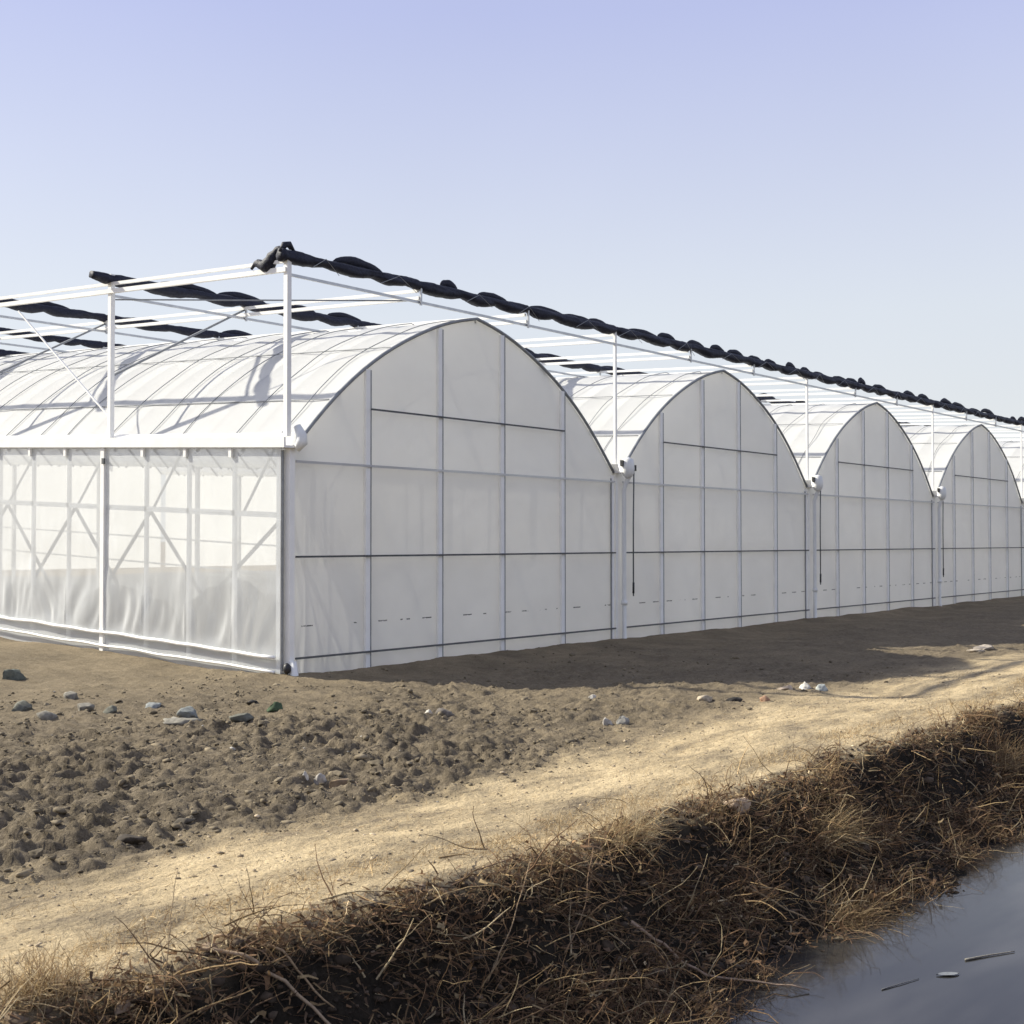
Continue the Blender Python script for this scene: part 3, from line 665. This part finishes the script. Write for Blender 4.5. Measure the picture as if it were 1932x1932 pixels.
def bank_pts(n, d0, d1, xa=-10.4, xb=9.0, power=1.6, extra=0.0):
    x = xa + (xb - xa) * rng.random(n) ** power; d = rng.uniform(d0, d1, n); y = crest(x) - d
    clump = .5 + .5 * perlin(x * 1.3, y * 2.2, 90); keep = rng.random(n) < np.clip(-.42 + 2.0 * clump ** 1.5 + extra, 0, 1)
    x, y = x[keep], y[keep]; return np.stack([x, y, ground_h(x, y)], -1)
# tangled twigs
s = bank_pts(24000, .10, 1.25, extra=.1); n = len(s); s[:, 2] += rng.uniform(0, .10, n)
d = rng.normal(size=(n, 3)) * np.array((1, .8, .6)) + np.array((.1, -.45, .55))
tw = stems(s, d, rng.uniform(.10, .42, n), np.exp(rng.normal(-6.1, .42, n)).clip(.0011, .006), pick(n, (1, 1.2, 3, 4, .8, 4)) * 1.1, 5, .34, .45)[:3]
s = bank_pts(900, .0, 1.15, -10.3, 5.0, 1.5, .6); n = len(s); s[:, 2] += rng.uniform(.02, .12, n)
d = rng.normal(size=(n, 3)) * np.array((1, .7, .45)) + np.array((.1, -.4, .25))
tw2 = stems(s, d, rng.uniform(.12, .45, n), rng.uniform(.003, .0062, n), pick(n, (2, 2, 2, 1, 3, .5)), 6, .13, .25, 4)[:3]
stuff('twig_thicket', [tw, tw2], 'tangle of dry brown twigs covering the ditch bank', 'undergrowth')
# dead grass hanging over the bank
s = bank_pts(44000, .15, 1.15); n = len(s)
d = rng.normal(size=(n, 3)) * .55 + np.array((.15, -.5, .75))
g1 = stems(s, d, rng.uniform(.04, .16, n), rng.uniform(.0012, .003, n), pick(n, (.6, 1.2, 3, 3, .3, 5)) * 1.0, 3, .22, .8, 2)[:3]
s = bank_pts(30000, -.42, .26, extra=.25); n = len(s)
d = rng.normal(size=(n, 3)) * .5 + np.array((.1, -.3, .9))
g2 = stems(s, d, rng.uniform(.015, .085, n), rng.uniform(.001, .0024, n), pick(n, (5, 2, .6, .2, 6, 0)) * 1.1, 3, .2, .6, 2)[:3]
stuff('dry_grass', [g1, g2], 'dead straw-coloured grass matted along the top of the ditch bank', 'grass')
# stubble on the path
x = -10.6 + 18 * rng.random(26000) ** 1.5; y = rng.uniform(-8.5, -6.3, 26000); kp = rng.random(26000) < path_mask(x, y) * (.35 + .65 * sst(-.1, .4, perlin(x * .9, y * 2.5, 92))); x, y = x[kp], y[kp]; n = len(x)
s = np.stack([x, y, ground_h(x, y)], -1); d = rng.normal(size=(n, 3)) * np.array((1.2, .6, .3)) + np.array((.2, 0, .35))
st = stems(s, d, rng.uniform(.02, .07, n), rng.uniform(.0008, .0018, n), pick(n, (4, 2, .6, .2, 5, 0)), 2, .15, .4, 2)[:3]
stuff('path_stubble', [st], 'short pale dry stubble lying on the dirt path', 'stubble')
# dead leaves
s = bank_pts(12000, .12, 1.22, extra=.1); n = len(s); s[:, 2] += rng.uniform(.01, .14, n)
d = rng.normal(size=(n, 3)) + np.array((0, -.2, .2))
lv = stems(s, d, rng.uniform(.02, .075, n), rng.uniform(.005, .016, n), pick(n, (.7, 1, 3, 4, .5, 5)), 2, .5, .3, 2)[:3]
s = bank_pts(24000, .02, 1.25, extra=1.0); n = len(s); s[:, 2] += rng.uniform(.0, .03, n)
d = rng.normal(size=(n, 3)) * np.array((1, .7, .25)) + np.array((0, -.3, 0))
lv2 = stems(s, d, rng.uniform(.03, .11, n), rng.uniform(.002, .009, n), pick(n, (.8, 1, 2, 3, .8, 5)), 2, .25, .25, 2)[:3]
stuff('leaf_litter', [lv, lv2], 'curled dead brown leaves caught among the bank twigs', 'leaves')

# single tufts and stalks that stand out
def tuft(name, x, y, n, L, spread, wts, label, lean):
    z = float(ground_h(np.array([x]), np.array([y]))[0])
    s = np.stack([rng.normal(0, spread, n), rng.normal(0, spread * .7, n), np.full(n, -.02)], -1)
    d = rng.normal(size=(n, 3)) * .42 + np.array(lean)
    V, Q, Cc, _ = stems(s, d, rng.uniform(.4, 1, n) * L, rng.uniform(.0011, .0026, n), pick(n, wts), 5, .14, .75, 2)
    return tag(link(name, fast_mesh(name, V, Q, None, M_straw, False, Cc), None, (x, y, z)), label, 'grass tuft')
tuft('grass_tuft', -4.75, -8.55, 420, .34, .12, (4, 2, 1, 0, 4, 0), 'pale straw tuft standing on the bank crest near the middle', (.0, -.25, .9))
tuft('grass_tuft', -2.55, -8.90, 500, .40, .13, (4, 3, 1, 0, 2, 0), 'yellow-brown tuft drooping right of the tan earth lump', (.1, -.5, .8))
tuft('grass_tuft', -3.35, -9.42, 560, .42, .14, (3, 5, 2, 0, 0, 0), 'ochre tuft hanging over the water edge', (.2, -.6, .6))
tuft('grass_tuft', -8.85, -8.35, 620, .22, .11, (3, 3, 1, 0, 3, 1), 'short straw tuft in the lower left picture corner', (.0, -.2, .8))
tuft('grass_tuft', 1.9, -8.8, 520, .45, .20, (2, 4, 3, 1, 1, 0), 'brown tuft on the bank at the right picture edge', (.1, -.4, .9))
def stalk(pts, r, c, label, name='dry_stalk', cat='stalk', jit=.9):
    P = np.array(pts, float); o0 = P[0].copy(); t = np.linspace(0, 1, len(P)); tt = np.linspace(0, 1, 14)
    Q = np.stack([np.interp(tt, t, P[:, i]) for i in range(3)], -1) - o0; Q[1:-1] += rng.normal(0, r * jit, (12, 3))
    b = MB(); b.tube(Q, np.linspace(r, r * .45, 14), 6); V = np.concatenate(b.v)
    me = b.mesh(name, M_straw, True, False); a_ = me.color_attributes.new('Col', 'FLOAT_COLOR', 'POINT')
    cc = np.ones((len(V), 4), np.float32); cc[:, :3] = c; a_.data.foreach_set('color', cc.ravel())
    return tag(link(name, me, None, tuple(o0)), label, cat)
def bz(x, y, h=0.0): return (x, y, float(ground_h(np.array([x]), np.array([y]))[0]) + h)
stalk([bz(-5.45, -9.05, .12), (-5.12, -9.30, -.70), (-4.80, -9.86, WATER + .012)], .010, (.45, .33, .24), 'long pale stick reaching from the bank into the water')
stalk([bz(-8.10, -8.45, .02), bz(-7.90, -8.62, .05), bz(-7.72, -8.85, .06), bz(-7.60, -9.05, .05)], .011, (.48, .36, .24), 'thick pale broken stalk bent over the lower left bank')
stalk([bz(-7.98, -8.40, .02), bz(-7.78, -8.60, .05), bz(-7.62, -8.82, .05)], .009, (.46, .33, .20), 'shorter pale stalk beside the thick broken one')
stalk([bz(-8.55, -8.75, .0), bz(-8.42, -8.65, .25), bz(-8.30, -8.55, .45)], .003, (.30, .22, .14), 'thin dark stem rising near the lower left corner')
stalk([bz(-6.05, -9.0, .05), bz(-5.80, -8.95, .22), bz(-5.55, -8.85, .36)], .005, (.30, .20, .12), 'long reddish stem slanting up in the middle of bank')
stalk([bz(-6.65, -8.95, .05), bz(-6.45, -8.92, .16), bz(-6.15, -8.85, .28)], .005, (.40, .29, .18), 'tan stem slanting up left of the reddish one')
stalk([bz(-3.95, -9.0, .10), bz(-3.80, -9.25, .12), bz(-3.62, -9.52, .06)], .007, (.44, .33, .20), 'pale stalk lying down the bank beside the ochre tuft')
stalk([(-3.67, -10.38, WATER + .006), (-3.49, -10.47, WATER + .007), (-3.31, -10.57, WATER + .006)], .007, (.30, .28, .24), 'pale reed straw floating on the ditch water', jit=.08)
stalk([(-4.51, -10.18, WATER + .004), (-4.35, -10.23, WATER + .006), (-4.19, -10.28, WATER + .004)], .004, (.16, .16, .165), 'faint grey straw floating left of the leaf', jit=.08)
b = MB(); t = np.linspace(0, 1, 9); wd = .028 * np.sin(np.pi * t) ** .7
ax = np.array((.11, -.10)); nx_ = np.array((.67, .74))
V = np.stack([np.stack([ax[0] * (t - .5) * 1.0 + nx_[0] * wd * k, ax[1] * (t - .5) + nx_[1] * wd * k, .004 + .006 * abs(k) + 0 * t], -1) for k in (-1, 0, 1)])
b.grid(V); me = b.mesh('floating_leaf', simple('leaf_grey', (.17, .18, .19), .6, 0, .15, 30), True, False)
tag(link('floating_leaf', me, None, (-4.01, -10.39, WATER)), 'grey leaf floating flat on the ditch water', 'leaf')

# heaps of dark earth inside, seen through the clear film
def heap(x, y, rx, ry, h, seed, label):
    V = I3[0].copy(); V = V[:, :] * np.array((rx, ry, h)); V *= (1 + .22 * perlin(V[:, 0] * 1.7 + seed, V[:, 1] * 1.7 + V[:, 2], 95) + .08 * perlin(V[:, 0] * 6, V[:, 1] * 6 + seed, 96))[:, None]
    cc = np.array((.045, .045, .045)) * (1 + .3 * perlin(V[:, 0] * 5, V[:, 1] * 5, 97))[:, None]
    tag(link('earth_heap', fast_mesh('earth_heap', V, None, I3[1], M_rock, True, cc), None, (x, y, float(ground_h(np.array([x]), np.array([y]))[0]) - .1)), label, 'earth heap')
heap(1.5, 2.7, .7, 1.5, 1.25, 1.0, 'dark earth heap behind the clear film, nearer the corner')
heap(1.6, 6.0, .8, 1.4, 1.05, 5.0, 'lower dark earth heap behind the clear film at left')
